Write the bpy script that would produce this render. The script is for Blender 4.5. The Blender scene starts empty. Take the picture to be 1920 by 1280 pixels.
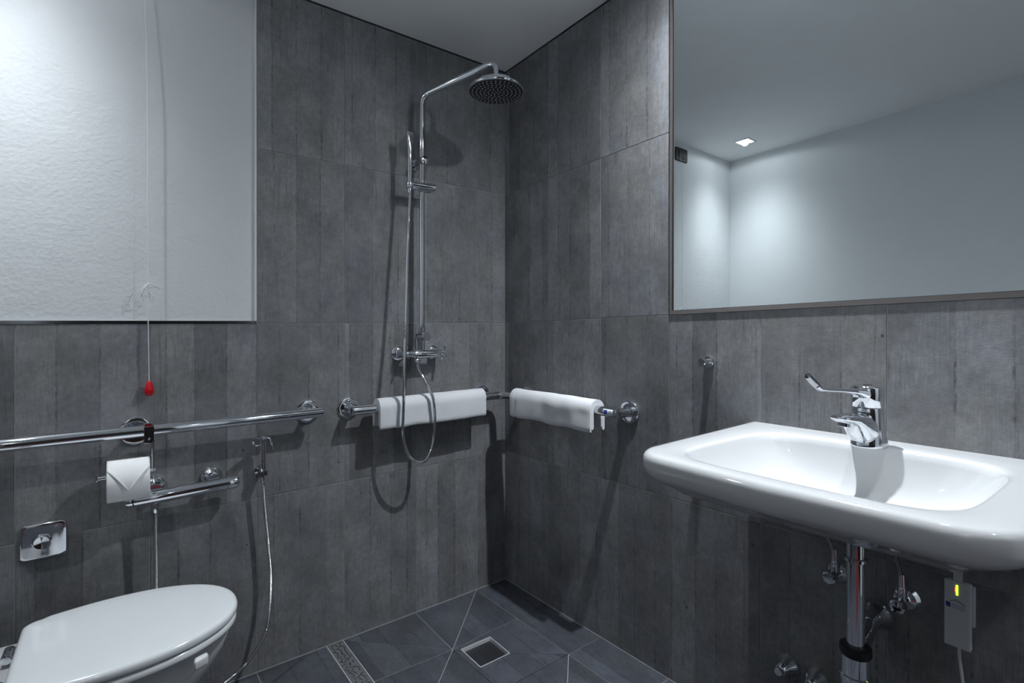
import bpy, bmesh, math, random
from math import radians as R, sin, cos, pi, sqrt
from mathutils import Vector as V, Matrix, noise as mn

random.seed(7)
SC = bpy.context.scene
COL = SC.collection

# ------------------------------------------------------------------ camera
cam_d = bpy.data.cameras.new('camera')
cam = bpy.data.objects.new('camera', cam_d)
COL.objects.link(cam)
cam.location = (-1.4352, -1.9343, 1.1598)
cam.rotation_euler = (R(90), 0, R(52.6766 - 90))
cam_d.sensor_width = 36
cam_d.lens = 962.4536 / 1920 * 36
cam_d.shift_y = -18.523 / 1920
cam_d.clip_start = 0.02
SC.camera = cam

# ------------------------------------------------------------------ world, exposure, lamps
w = bpy.data.worlds.new('world')
SC.world = w
w.use_nodes = True
w.node_tree.nodes['Background'].inputs[0].default_value = (0.5, 0.6, 0.7, 1)
w.node_tree.nodes['Background'].inputs[1].default_value = 0.05
SC.view_settings.view_transform = 'Standard'
SC.view_settings.look = 'None'
SC.view_settings.gamma = 1
SC.view_settings.use_curve_mapping = False
SC.view_settings.exposure = 1.15
SC.cycles.use_denoising = True
SC.cycles.sample_clamp_indirect = 0.7
SC.cycles.max_bounces = 10
SC.cycles.diffuse_bounces = 5
SC.cycles.glossy_bounces = 6
LIGHT_COL = (0.90, 0.955, 1.0)
# x, y, watts, exponent of the beam, wide share  (recessed ceiling downlights; the doorway pair is added fill)
LAMPS = [(-1.705, -0.245, 30, 8, 0.03, 'square ceiling downlight in the corner above the toilet end'),
         (-0.145, -1.19, 80, 3.0, 0.012, 'square ceiling downlight near the mirror wall, shower side'),
         (-0.13, -1.52, 12, 2.6, 0.008, 'square ceiling downlight near the mirror wall, over the basin'),
         (-0.30, -2.62, 40, 10.0, 0.002, 'added out-of-view fill lamp near the doorway, mirror side'),  # added: washes the white door wall so its bounce fills the room
         (-1.765, -2.45, 52, 10.0, 0.002, 'added out-of-view fill lamp near the doorway, toilet wall side')]  # added: washes the toilet wall out of view to lift the ceiling

# ------------------------------------------------------------------ room levels (the tile courses run very slightly out of level)
SX, SY = 0.0113, -0.0163
ZJ = 0.6003
ZC = 2.377
W0 = 0.3017
XC = -1.983
YB = -2.85
def S(x, y): return SX * x + SY * y

# ------------------------------------------------------------------ materials
def mat_new(name):
    m = bpy.data.materials.new(name); m.use_nodes = True
    return m, m.node_tree.nodes, m.node_tree.links, m.node_tree.nodes['Principled BSDF']

def simple(name, col, rough=0.5, metal=0.0, bump=0.0, bscale=200, spec=0.5, var=0.04, vscale=6, coat=0, aniso=0):
    m, n, l, b = mat_new(name)
    tc = n.new('ShaderNodeTexCoord')
    ns = n.new('ShaderNodeTexNoise'); ns.inputs['Scale'].default_value = vscale; ns.inputs['Detail'].default_value = 4
    l.new(tc.outputs['Object'], ns.inputs['Vector'])
    cr = n.new('ShaderNodeMapRange'); cr.inputs[3].default_value = 1 - var; cr.inputs[4].default_value = 1 + var
    l.new(ns.outputs['Fac'], cr.inputs[0])
    mx = n.new('ShaderNodeVectorMath'); mx.operation = 'SCALE'; mx.inputs[0].default_value = col
    l.new(cr.outputs[0], mx.inputs['Scale']); l.new(mx.outputs[0], b.inputs['Base Color'])
    b.inputs['Roughness'].default_value = rough; b.inputs['Metallic'].default_value = metal
    b.inputs['Specular IOR Level'].default_value = spec
    if coat: b.inputs['Coat Weight'].default_value = coat; b.inputs['Coat Roughness'].default_value = 0.03
    if bump:
        n2 = n.new('ShaderNodeTexNoise'); n2.inputs['Scale'].default_value = bscale; n2.inputs['Detail'].default_value = 6
        l.new(tc.outputs['Object'], n2.inputs['Vector'])
        bp = n.new('ShaderNodeBump'); bp.inputs['Strength'].default_value = bump; bp.inputs['Distance'].default_value = 0.002
        l.new(n2.outputs['Fac'], bp.inputs['Height']); l.new(bp.outputs[0], b.inputs['Normal'])
    return m

def tile_mat(name, base, horizontal=False, contrast=1.0, rough=0.5):
    m, n, l, b = mat_new(name)
    tc = n.new('ShaderNodeTexCoord'); oi = n.new('ShaderNodeObjectInfo')
    sp = n.new('ShaderNodeSeparateXYZ'); l.new(tc.outputs['Object'], sp.inputs[0])
    U = sp.outputs['X']; Vv = sp.outputs['Y' if horizontal else 'Z']
    def math_(op, a, bb=None, c=None):
        q = n.new('ShaderNodeMath'); q.operation = op
        for i, x in enumerate((a, bb, c)):
            if x is None: continue
            if isinstance(x, (int, float)): q.inputs[i].default_value = x
            else: l.new(x, q.inputs[i])
        return q.outputs[0]
    rnd = math_('MULTIPLY', oi.outputs['Random'], 37.3)
    def vec(us, vs, off=0):
        c = n.new('ShaderNodeCombineXYZ')
        l.new(math_('MULTIPLY_ADD', U, us, rnd), c.inputs[0])
        l.new(math_('MULTIPLY_ADD', Vv, vs, off), c.inputs[1])
        l.new(rnd, c.inputs[2])
        return c.outputs[0]
    def noise(us, vs, det=4, rough_=0.55, off=0):
        q = n.new('ShaderNodeTexNoise'); q.inputs['Scale'].default_value = 1; q.inputs['Detail'].default_value = det
        q.inputs['Roughness'].default_value = rough_
        l.new(vec(us, vs, off), q.inputs['Vector']); return q.outputs['Fac']
    def rng(x, a, c, lo, hi, clampv=True):
        q = n.new('ShaderNodeMapRange'); q.clamp = clampv
        l.new(x, q.inputs[0])
        for i, k in enumerate((a, c, lo, hi)): q.inputs[i + 1].default_value = k
        return q.outputs[0]
    # boards: 1D cells across the tile, slightly wandering edges
    wob = math_('MULTIPLY', math_('SUBTRACT', noise(3, 9, 2), 0.5), 0.035)
    W = math_('ADD', math_('MULTIPLY_ADD', U, 11.0, rnd), wob)
    def voro(feature, wsrc, scale):
        q = n.new('ShaderNodeTexVoronoi'); q.voronoi_dimensions = '1D'; q.feature = feature
        q.inputs['Scale'].default_value = scale; q.inputs['Randomness'].default_value = 0.8
        l.new(wsrc, q.inputs['W']); return q
    cell = voro('F1', W, 1.0); edge = voro('DISTANCE_TO_EDGE', W, 1.0)
    csep = n.new('ShaderNodeSeparateColor'); l.new(cell.outputs['Color'], csep.inputs[0])
    tone = rng(csep.outputs[0], 0, 1, 1 - 0.17 * contrast, 1 + 0.17 * contrast)
    # board edge line, broken along its length
    line = rng(edge.outputs['Distance'], 0.012, 0.045, 1, 0)
    brk = rng(noise(5, 7, 3, 0.6, 3.3), 0.42, 0.6, 0.15, 1)
    ragged = rng(noise(150, 60, 3, 0.7, 1.3), 0.4, 0.62, 0.1, 1)
    line = math_('MULTIPLY', math_('MULTIPLY', line, brk), ragged)
    # long dark grain streaks
    st = rng(noise(80, 2.6, 5, 0.62), 0.58, 0.72, 0, 1)
    stm = rng(noise(7, 3.0, 2, 0.5, 8), 0.52, 0.66, 0, 1)
    st = math_('MULTIPLY', st, stm)
    fine0 = rng(noise(300, 16, 3, 0.6), 0.3, 0.7, -0.20, 0.20)
    fine = math_('ADD', 1.0, math_('MULTIPLY', fine0, rng(noise(8, 5, 2, 0.5, 11), 0.4, 0.62, 0.15, 1)))
    weave = rng(noise(90, 420, 2, 0.6), 0.3, 0.7, 0.93, 1.07)
    cloud = rng(noise(8, 6.5, 6, 0.62, 5), 0.32, 0.68, 1 - 0.20 * contrast, 1 + 0.20 * contrast)
    mott = rng(noise(60, 52, 6, 0.75, 2), 0.3, 0.7, 0.82, 1.18)
    # small pits
    pv = n.new('ShaderNodeTexVoronoi'); pv.feature = 'F1'; pv.inputs['Scale'].default_value = 1
    l.new(vec(16, 11), pv.inputs['Vector'])
    ps = n.new('ShaderNodeSeparateColor'); l.new(pv.outputs['Color'], ps.inputs[0])
    pit = math_('MULTIPLY', rng(pv.outputs['Distance'], 0.03, 0.07, 1, 0), rng(ps.outputs[1], 0.80, 0.82, 0, 0.7))
    fac = math_('MULTIPLY', math_('MULTIPLY', tone, fine), math_('MULTIPLY', cloud, math_('MULTIPLY', mott, weave)))
    dark = math_('MAXIMUM', math_('MULTIPLY', line, 0.62), math_('MAXIMUM', math_('MULTIPLY', st, 0.42 * contrast), pit))
    fac = math_('MULTIPLY', fac, math_('SUBTRACT', 1.0, dark))
    tint = n.new('ShaderNodeMix'); tint.data_type = 'RGBA'
    tint.inputs[6].default_value = (base[0] * 1.03, base[1] * 1.01, base[2] * 0.95, 1)
    tint.inputs[7].default_value = (base[0] * 0.97, base[1] * 0.99, base[2] * 1.07, 1)
    l.new(rng(noise(6, 5, 4, 0.6, 20), 0.3, 0.7, 0.1, 0.9), tint.inputs[0])
    sc = n.new('ShaderNodeVectorMath'); sc.operation = 'SCALE'
    l.new(tint.outputs[2], sc.inputs[0]); l.new(fac, sc.inputs['Scale']); l.new(sc.outputs[0], b.inputs['Base Color'])
    l.new(rng(fac, 0.5, 1.4, rough + 0.12, rough - 0.05), b.inputs['Roughness'])
    b.inputs['Specular IOR Level'].default_value = 0.45
    bp = n.new('ShaderNodeBump'); bp.inputs['Strength'].default_value = 0.35; bp.inputs['Distance'].default_value = 0.0012
    l.new(fac, bp.inputs['Height']); l.new(bp.outputs[0], b.inputs['Normal'])
    return m

M_TILE = tile_mat('board_marked_concrete_tile', (0.182, 0.184, 0.190), contrast=1.2)
M_FLOOR = tile_mat('dark_floor_tile', (0.062, 0.067, 0.080), horizontal=True, contrast=1.3, rough=0.42)
M_INLAY = tile_mat('drain_inlay', (0.022, 0.023, 0.027), horizontal=True, contrast=1.6, rough=0.4)
M_GROUT = simple('grey_grout', (0.36, 0.365, 0.38), 0.85, bump=0.3, bscale=400)
M_CHROME = simple('chrome', (0.78, 0.80, 0.84), 0.045, 1.0, var=0.02)
M_CHROME_D = simple('dark_chrome', (0.35, 0.36, 0.38), 0.12, 1.0, var=0.03)
M_STEEL = simple('brushed_steel', (0.55, 0.55, 0.56), 0.28, 1.0, var=0.05, vscale=60)
M_COVER = simple('channel_cover', (0.11, 0.112, 0.118), 0.5, 0.0)
M_ALU = simple('satin_aluminium', (0.72, 0.73, 0.75), 0.4, 0.35, var=0.03)
M_ALU0 = simple('bright_edge_metal', (0.85, 0.86, 0.88), 0.35, 0.3, var=0.03)
M_TRIM = simple('satin_bronze_trim', (0.33, 0.30, 0.29), 0.32, 0.9, var=0.05, vscale=40)
M_BLACK = simple('black_rubber', (0.012, 0.012, 0.014), 0.45)
M_FACE = simple('shower_face', (0.035, 0.037, 0.042), 0.35, 0.4)
M_WHITE_NZ = simple('pale_nozzle', (0.75, 0.77, 0.8), 0.4)
M_CERAMIC = simple('white_ceramic', (0.60, 0.61, 0.62), 0.07, spec=0.55, coat=0.5, var=0.005)
M_LID = simple('white_duroplast', (0.72, 0.745, 0.765), 0.12, spec=0.5, coat=0.3, var=0.005)
M_PLASTIC = simple('white_plastic', (0.62, 0.63, 0.65), 0.35, var=0.01)
M_PAPER = simple('tissue_paper', (0.84, 0.845, 0.85), 0.9, bump=0.25, bscale=500, spec=0.1, var=0.01)
M_CARD = simple('cardboard', (0.42, 0.34, 0.26), 0.9)
M_TOWEL = simple('white_terry', (0.80, 0.81, 0.84), 0.95, bump=0.9, bscale=900, spec=0.05, var=0.05, vscale=18)
M_RED = simple('red_plastic', (0.55, 0.003, 0.012), 0.18, coat=0.5)
M_CORD = simple('white_cord', (0.80, 0.82, 0.83), 0.6)
M_SOCKET = simple('black_plate', (0.010, 0.012, 0.018), 0.55, spec=0.25)
M_BLUE = simple('blue_print', (0.03, 0.06, 0.30), 0.5)
M_GREYP = simple('faded_print', (0.34, 0.36, 0.48), 0.5)
M_DARKP = simple('dark_print', (0.02, 0.02, 0.03), 0.5)
M_MAT = simple('dark_red_pile', (0.11, 0.005, 0.006), 0.95, bump=1.0, bscale=500)
M_DOOR = simple('dark_stained_wood', (0.018, 0.014, 0.013), 0.45, bump=0.3, bscale=60, var=0.25, vscale=12)
M_DARKTILE = tile_mat('dado_tile', (0.10, 0.103, 0.112))

def plaster(name, col, strength):
    m, n, l, b = mat_new(name)
    tc = n.new('ShaderNodeTexCoord')
    a = n.new('ShaderNodeTexNoise'); a.inputs['Scale'].default_value = 85; a.inputs['Detail'].default_value = 5
    c = n.new('ShaderNodeTexNoise'); c.inputs['Scale'].default_value = 9; c.inputs['Detail'].default_value = 4
    l.new(tc.outputs['Object'], a.inputs['Vector']); l.new(tc.outputs['Object'], c.inputs['Vector'])
    ad = n.new('ShaderNodeMath'); ad.operation = 'MULTIPLY_ADD'; ad.inputs[1].default_value = 1.6
    l.new(c.outputs['Fac'], ad.inputs[0]); l.new(a.outputs['Fac'], ad.inputs[2])
    bp = n.new('ShaderNodeBump'); bp.inputs['Strength'].default_value = strength; bp.inputs['Distance'].default_value = 0.0025
    l.new(ad.outputs[0], bp.inputs['Height']); l.new(bp.outputs[0], b.inputs['Normal'])
    cr = n.new('ShaderNodeMapRange'); cr.inputs[3].default_value = 0.97; cr.inputs[4].default_value = 1.03
    l.new(c.outputs['Fac'], cr.inputs[0])
    mx = n.new('ShaderNodeVectorMath'); mx.operation = 'SCALE'; mx.inputs[0].default_value = col
    l.new(cr.outputs[0], mx.inputs['Scale']); l.new(mx.outputs[0], b.inputs['Base Color'])
    b.inputs['Roughness'].default_value = 0.75; b.inputs['Specular IOR Level'].default_value = 0.25
    return m
M_PLASTER = plaster('white_roller_paint', (0.70, 0.72, 0.735), 0.5)
M_CEIL = plaster('ceiling_paint', (0.88, 0.89, 0.90), 0.06)
M_WALLPAINT = plaster('smooth_wall_paint', (0.74, 0.765, 0.78), 0.08)

def emit(name, col, strength):
    m, n, l, b = mat_new(name)
    b.inputs['Base Color'].default_value = (*[c * 0.3 for c in col], 1)
    b.inputs['Emission Color'].default_value = (*col, 1); b.inputs['Emission Strength'].default_value = strength
    return m
M_LAMP = emit('lamp_diffuser', (0.93, 0.97, 1.0), 9)
M_LEDG = emit('green_led', (0.45, 1.0, 0.02), 2.5)
M_LEDR = emit('red_led', (1.0, 0.12, 0.02), 1.2)
def mirror_mat():
    m, n, l, b = mat_new('mirror_silver')
    b.inputs['Base Color'].default_value = (0.86, 0.91, 0.92, 1); b.inputs['Metallic'].default_value = 1
    b.inputs['Roughness'].default_value = 0.0
    return m
M_MIRROR = mirror_mat()

# ------------------------------------------------------------------ object helpers
ORG = {}
def _mesh(name, verts, faces, org, smooth, mat, angle=35):
    me = bpy.data.meshes.new(name)
    me.from_pydata([tuple(V(v) - org) for v in verts], [], faces)
    me.validate(); me.update()
    bm = bmesh.new(); bm.from_mesh(me)
    bmesh.ops.recalc_face_normals(bm, faces=bm.faces)
    bm.to_mesh(me); bm.free()
    if smooth:
        me.shade_smooth(); me.set_sharp_from_angle(angle=R(angle))
    if mat: me.materials.append(mat)
    return me

def root(name, loc, label, cat, group=None):
    o = bpy.data.objects.new(name, None); COL.objects.link(o); o.location = loc
    o.empty_display_size = 0.05
    o['label'] = label; o['category'] = cat
    if group: o['group'] = group
    ORG[o.name] = V(loc)
    return o

def part(name, vf, mat, parent=None, smooth=True, label=None, kind=None, angle=35, org=None):
    og = ORG.get(parent.name, V((0, 0, 0))) if parent else V(org or (0, 0, 0))
    me = _mesh(name, vf[0], vf[1], og, smooth, mat, angle)
    o = bpy.data.objects.new(name, me); COL.objects.link(o)
    if parent: o.parent = parent; ORG[o.name] = og
    else: o.location = og; ORG[o.name] = og
    if label: o['label'] = label
    if kind: o['kind'] = kind
    return o

def thing(o, label, cat, group=None):
    o['label'] = label; o['category'] = cat
    if group: o['group'] = group
    return o

def join(*vfs):
    vs, fs = [], []
    for v, f in vfs:
        k = len(vs); vs += list(v); fs += [tuple(i + k for i in q) for q in f]
    return vs, fs

def bevel_vf(vf, width, seg=2, angle=40):
    bm = bmesh.new(); bv = [bm.verts.new(v) for v in vf[0]]
    for f in vf[1]:
        try: bm.faces.new([bv[i] for i in f])
        except ValueError: pass
    bmesh.ops.recalc_face_normals(bm, faces=bm.faces)
    ed = [e for e in bm.edges if len(e.link_faces) == 2 and e.calc_face_angle(0) > R(angle)]
    bmesh.ops.bevel(bm, geom=ed, offset=width, segments=seg, profile=0.5, affect='EDGES')
    bm.verts.index_update()
    r = [tuple(v.co) for v in bm.verts], [tuple(v.index for v in f.verts) for f in bm.faces]
    bm.free(); return r

def box(lo, hi, bev=0, seg=2):
    (a, b, c), (d, e, f) = lo, hi
    vs = [(a, b, c), (d, b, c), (d, e, c), (a, e, c), (a, b, f), (d, b, f), (d, e, f), (a, e, f)]
    fs = [(0, 3, 2, 1), (4, 5, 6, 7), (0, 1, 5, 4), (1, 2, 6, 5), (2, 3, 7, 6), (3, 0, 4, 7)]
    return bevel_vf((vs, fs), bev, seg) if bev else (vs, fs)

def frame_of(d):
    d = V(d).normalized()
    a = V((0, 0, 1)) if abs(d.z) < 0.9 else V((1, 0, 0))
    u = d.cross(a).normalized(); v = d.cross(u).normalized()
    return d, u, v

def lathe(prof, o, d, seg=32, caps=True, ph=0):
    """prof: list of (radius, height along d)"""
    d, u, v = frame_of(d); o = V(o); vs, fs = [], []
    for r, h in prof:
        for i in range(seg):
            a = 2 * pi * (i + ph) / seg
            vs.append(o + d * h + (u * cos(a) + v * sin(a)) * max(r, 1e-5))
    for k in range(len(prof) - 1):
        for i in range(seg):
            j = (i + 1) % seg
            fs.append((k * seg + i, k * seg + j, (k + 1) * seg + j, (k + 1) * seg + i))
    if caps:
        fs.append(tuple(range(seg))[::-1]); k = (len(prof) - 1) * seg; fs.append(tuple(range(k, k + seg)))
    return vs, fs

def cyl(a, b, r, seg=24, bev=0.0):
    a, b = V(a), V(b); L = (b - a).length
    if bev: prof = [(r - bev, 0), (r - bev * .3, bev * .3), (r, bev), (r, L - bev), (r - bev * .3, L - bev * .3), (r - bev, L)]
    else: prof = [(r, 0), (r, L)]
    return lathe(prof, a, b - a, seg)

def tube(pts, rad, seg=16, caps=True):
    """pts smooth path; rad number or list"""
    pts = [V(p) for p in pts]; n = len(pts)
    T = [(pts[min(i + 1, n - 1)] - pts[max(i - 1, 0)]).normalized() for i in range(n)]
    _, u, v = frame_of(T[0]); vs, fs = [], []
    for i in range(n):
        if i:
            ax = T[i - 1].cross(T[i])
            if ax.length > 1e-9:
                q = Matrix.Rotation(T[i - 1].angle(T[i]), 3, ax.normalized()); u = q @ u
            u = (u - T[i] * u.dot(T[i])).normalized()
        v = T[i].cross(u); r = rad[i] if isinstance(rad, (list, tuple)) else rad
        for k in range(seg):
            a = 2 * pi * k / seg; vs.append(pts[i] + (u * cos(a) + v * sin(a)) * r)
    for i in range(n - 1):
        for k in range(seg):
            j = (k + 1) % seg
            fs.append((i * seg + k, i * seg + j, (i + 1) * seg + j, (i + 1) * seg + k))
    if caps: fs.append(tuple(range(seg))[::-1]); fs.append(tuple(range((n - 1) * seg, n * seg)))
    return vs, fs

def fillet(pts, rad, n=8):
    pts = [V(p) for p in pts]; out = [pts[0]]
    for i in range(1, len(pts) - 1):
        a, p, b = pts[i - 1], pts[i], pts[i + 1]
        da, db = (a - p), (b - p)
        ang = da.angle(db); t = min(rad / math.tan(ang / 2), da.length * .49, db.length * .49)
        p0, p1 = p + da.normalized() * t, p + db.normalized() * t
        for k in range(n + 1):
            s = k / n; out.append(p0 * (1 - s) ** 2 + p * 2 * s * (1 - s) + p1 * s * s)
    out.append(pts[-1]); return out

def spline(ctrl, step=0.004):
    c = [V(p) for p in ctrl]; c = [c[0] * 2 - c[1]] + c + [c[-1] * 2 - c[-2]]; out = []
    for i in range(1, len(c) - 2):
        p0, p1, p2, p3 = c[i - 1:i + 3]
        n = max(2, int((p2 - p1).length / step))
        for k in range(n):
            t = k / n
            out.append(0.5 * ((2 * p1) + (p2 - p0) * t + (2 * p0 - 5 * p1 + 4 * p2 - p3) * t * t + (3 * p1 - p0 - 3 * p2 + p3) * t ** 3))
    out.append(c[-2]); return out

def resample(pts, step):
    out = [pts[0]]; acc = 0
    for a, b in zip(pts, pts[1:]):
        L = (b - a).length
        if L < 1e-9: continue
        pos = step - acc
        while pos <= L:
            out.append(a + (b - a) * (pos / L)); pos += step
        acc = (acc + L) % step
    return out

def hose(ctrl, r=0.0068, pitch=0.0034, seg=10):
    p = resample(spline(ctrl, 0.003), pitch / 2)
    return tube(p, [r if i % 2 else r * 0.78 for i in range(len(p))], seg)

def rrect(cx, cy, hx, hy, rad, n=6):
    out = []
    for (sx, sy, a0) in ((1, 1, 0), (-1, 1, 90), (-1, -1, 180), (1, -1, 270)):
        for k in range(n + 1):
            a = R(a0 + 90 * k / n)
            out.append((cx + sx * (hx - rad) + rad * cos(a), cy + sy * (hy - rad) + rad * sin(a)))
    return out

def prism(loop3, d):
    """closed loop of 3D points extruded by vector d"""
    n = len(loop3); d = V(d); a = [V(p) for p in loop3]; vs = a + [p + d for p in a]
    fs = [tuple(range(n))[::-1], tuple(range(n, 2 * n))] + [(i, (i + 1) % n, n + (i + 1) % n, n + i) for i in range(n)]
    return vs, fs

def loft(rings, cap0=True, cap1=True):
    n = len(rings[0]); vs = [V(p) for r in rings for p in r]; fs = []
    for k in range(len(rings) - 1):
        for i in range(n):
            j = (i + 1) % n; fs.append((k * n + i, k * n + j, (k + 1) * n + j, (k + 1) * n + i))
    if cap0: fs.append(tuple(range(n))[::-1])
    if cap1: fs.append(tuple(range((len(rings) - 1) * n, len(rings) * n)))
    return vs, fs

# ------------------------------------------------------------------ room shell
TT = 0.0018      # tile stands this far proud of the grout
G = 0.0011       # half joint

def slab(name, pts, d, mat):
    o = part(name, prism(pts, d), mat, smooth=False); o['kind'] = 'structure'; return o

XR = -1.0645     # plaster panel right edge
ZP = 2 * ZJ      # dado height
def P3(x, y, z): return (x, y, z + S(x, y))
wall_back = slab('wall_back', [P3(0.12, TT, -.05), P3(XC - .1, TT, -.05), P3(XC - .1, TT, ZP - .001), P3(XR, TT, ZP - .001), P3(XR, TT, ZC + .03), P3(0.12, TT, ZC + .03)], (0, 0.12, 0), M_GROUT)
wall_right = slab('wall_right', [P3(TT, 0.0, -.05), P3(TT, YB - .1, -.05), P3(TT, YB - .1, ZP), P3(TT, -0.909, ZP), P3(TT, -0.909, ZC + .03), P3(TT, 0.0, ZC + .03)], (0.12, 0, 0), M_GROUT)
wall_left = slab('wall_left', [P3(XC, 0.12, ZP), P3(XC, YB - .1, ZP), P3(XC, YB - .1, ZC + .03), P3(XC, .12, ZC + .03)], (-0.12, 0, 0), M_WALLPAINT)
wall_left_dado = part('tiled_dado', prism([P3(XC + .004, 0.0, -.05), P3(XC + .004, YB, -.05), P3(XC + .004, YB, ZP), P3(XC + .004, 0.0, ZP)], (-0.1, 0, 0)), M_DARKTILE, wall_left, smooth=False)
wall_front = slab('wall_front', [P3(XC - .1, YB, -.05), P3(0.12, YB, -.05), P3(0.12, YB, ZC + .03), P3(XC - .1, YB, ZC + .03)], (0, -0.12, 0), M_WALLPAINT)
ceiling = slab('ceiling', [P3(XC - .15, .15, ZC), P3(0.15, .15, ZC), P3(0.15, YB - .15, ZC), P3(XC - .15, YB - .15, ZC)], (0, 0, 0.1), M_CEIL)
# door behind the camera
door = part('door_1', box((-1.78, YB + .002, 0.02), (-0.60, YB + .04, 2.08), 0.003), M_DOOR, smooth=False); door['kind'] = 'structure'
part('door_frame', join(box((-1.86, YB + .0, 0.0), (-1.79, YB + .05, 2.15)), box((-0.59, YB + .0, 0.0), (-0.52, YB + .05, 2.15)), box((-1.86, YB, 2.09), (-0.52, YB + .05, 2.16))), M_DOOR, door, smooth=False)
part('door_handle', join(cyl((-.67, YB + .04, 1.02), (-.67, YB + .09, 1.02), .01), cyl((-.665, YB + .085, 1.02), (-.79, YB + .085, 1.02), .009)), M_STEEL, door)

mq = [(-1.93, -2.05), (-1.10, -2.05), (-1.10, -2.72), (-1.93, -2.72)]
fm = part('floor_mat', prism([(x, y, S(x, y) + .0005) for x, y in mq], (0, 0, .012)), M_MAT, smooth=False, org=(-1.5, -2.4, 0))
thing(fm, 'dark red floor mat at the door, seen only as a reflection in the flush plate', 'mat')

# --- wall tiles
def tile_mesh(wd, ht, slope, ch=0.0007, holes=None):
    def q(x, z, y): return (x, y, z + slope * x)
    x0, x1, z0, z1 = G, wd - G, G, ht - G
    vs = [q(x0 + ch, z0 + ch, 0), q(x1 - ch, z0 + ch, 0), q(x1 - ch, z1 - ch, 0), q(x0 + ch, z1 - ch, 0),
          q(x0, z0, ch), q(x1, z0, ch), q(x1, z1, ch), q(x0, z1, ch),
          q(x0, z0, TT), q(x1, z0, TT), q(x1, z1, TT), q(x0, z1, TT)]
    fs = [(0, 1, 2, 3)] + [(i + 4, (i + 1) % 4 + 4, (i + 1) % 4, i) for i in range(4)] + [(i + 8, (i + 1) % 4 + 8, (i + 1) % 4 + 4, i + 4) for i in range(4)]
    me = bpy.data.meshes.new('tile'); me.from_pydata(vs, [], fs); me.update(); me.materials.append(M_TILE)
    return me
TM = {}
def put_tile(parent, wd, ht, slope, loc, rz):
    k = (round(wd, 4), round(ht, 4), slope)
    if k not in TM: TM[k] = tile_mesh(wd, ht, slope)
    o = bpy.data.objects.new('tile', TM[k]); COL.objects.link(o)
    o.parent = parent; o.location = loc; o.rotation_euler = (0, 0, rz)
    return o
ROWS = [(0.0, ZJ), (ZJ, ZP), (ZP, 3 * ZJ), (3 * ZJ, ZC - 0.006)]
xs = [0.0, -0.156]
while xs[-1] > XC: xs.append(max(xs[-1] - W0, XC))
for i in range(len(xs) - 1):
    xr, xl = xs[i], xs[i + 1]
    for k, (z0, z1) in enumerate(ROWS):
        if k >= 2 and xl < -1.07: continue
        put_tile(wall_back, xr - xl, z1 - z0, SX, (xl, 0, z0 + S(xl, 0)), 0)
ys = [0.0]
while ys[-1] > YB: ys.append(max(ys[-1] - W0, YB))
for i in range(len(ys) - 1):
    yr, yl = ys[i], ys[i + 1]
    for k, (z0, z1) in enumerate(ROWS):
        if k >= 2 and yl < -0.91: continue
        put_tile(wall_right, yr - yl, z1 - z0, -SY, (0, yr, z0 + S(0, yr)), -pi / 2)
part('silicone_joint', join(prism([P3(0, -.0008, ZC - .006), P3(XR, -.0008, ZC - .006), P3(XR, -.0008, ZC), P3(0, -.0008, ZC)], (0, .004, 0)),
                            prism([P3(-.0008, 0, ZC - .006), P3(-.0008, -.9, ZC - .006), P3(-.0008, -.9, ZC), P3(-.0008, 0, ZC)], (.004, 0, 0))), M_BLACK, wall_back, smooth=False)

# --- recessed white plaster panel with its metal edge strips
YP = 0.012
part('plaster_panel', prism([P3(XC - .05, YP, ZP - .02), P3(XR + .02, YP, ZP - .02), P3(XR + .02, YP, ZC + .02), P3(XC - .05, YP, ZC + .02)], (0, .1, 0)), M_PLASTER, wall_back, smooth=False)
part('edge_strip', prism([P3(XR - .0035, -.0012, ZP), P3(XR, -.0012, ZP), P3(XR, -.0012, ZC), P3(XR - .0035, -.0012, ZC)], (0, YP + .001, 0)), M_ALU0, wall_back, smooth=False)
part('edge_strip', prism([P3(XC, -.0012, ZP - .001), P3(XR, -.0012, ZP - .001), P3(XR, -.0012, ZP + .008), P3(XC, -.0012, ZP + .008)], (0, YP + .001, 0)), M_CHROME_D, wall_back, smooth=False, label='dark metal strip along the bottom of the white panel')

# --- floor
XF = [0.0, -0.162, -0.4627, -0.764, -0.828, -1.063, -1.364, -1.665, XC]
YF = [0.0, -0.298, -0.598, -0.899, -1.2, -1.5, -1.8, -2.1, -2.4, -2.7, YB]
STAR = (-0.4627, -0.298)
DIP = 0.010
def zf(x, y):
    z = S(x, y)
    if abs(x - STAR[0]) < 1e-3 and abs(y - STAR[1]) < 1e-3: z -= DIP
    return z
def dipf(x, y):
    """height of the funnel-cut tiles round the star joint"""
    dx, dy = abs(x - STAR[0]) / 0.301, abs(y - STAR[1]) / 0.299
    return -DIP * max(0, 1 - max(dx, dy)) if (x > -0.765) else 0.0
vs, fs, idx = [], [], {}
for x in XF:
    for y in YF:
        idx[(x, y)] = len(vs); vs.append((x, y, zf(x, y) - TT))
for i in range(len(XF) - 1):
    for j in range(len(YF) - 1):
        if i == 1 and j == 1 or i == 3: continue
        a, b, c, d = [idx[(XF[p], YF[q])] for p, q in ((i, j), (i + 1, j), (i + 1, j + 1), (i, j + 1))]
        if (i, j) in ((1, 0), (2, 1)): fs += [(a, b, c), (a, c, d)]
        elif (i, j) == (2, 0): fs += [(a, b, d), (b, c, d)]
        else: fs.append((a, b, c, d))
floor = part('floor', (vs, fs), M_GROUT, smooth=False); floor['kind'] = 'structure'
part('floor_base', box((XC - .1, YB - .1, -.12), (.12, .12, -.075)), M_GROUT, floor, smooth=False)

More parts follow.
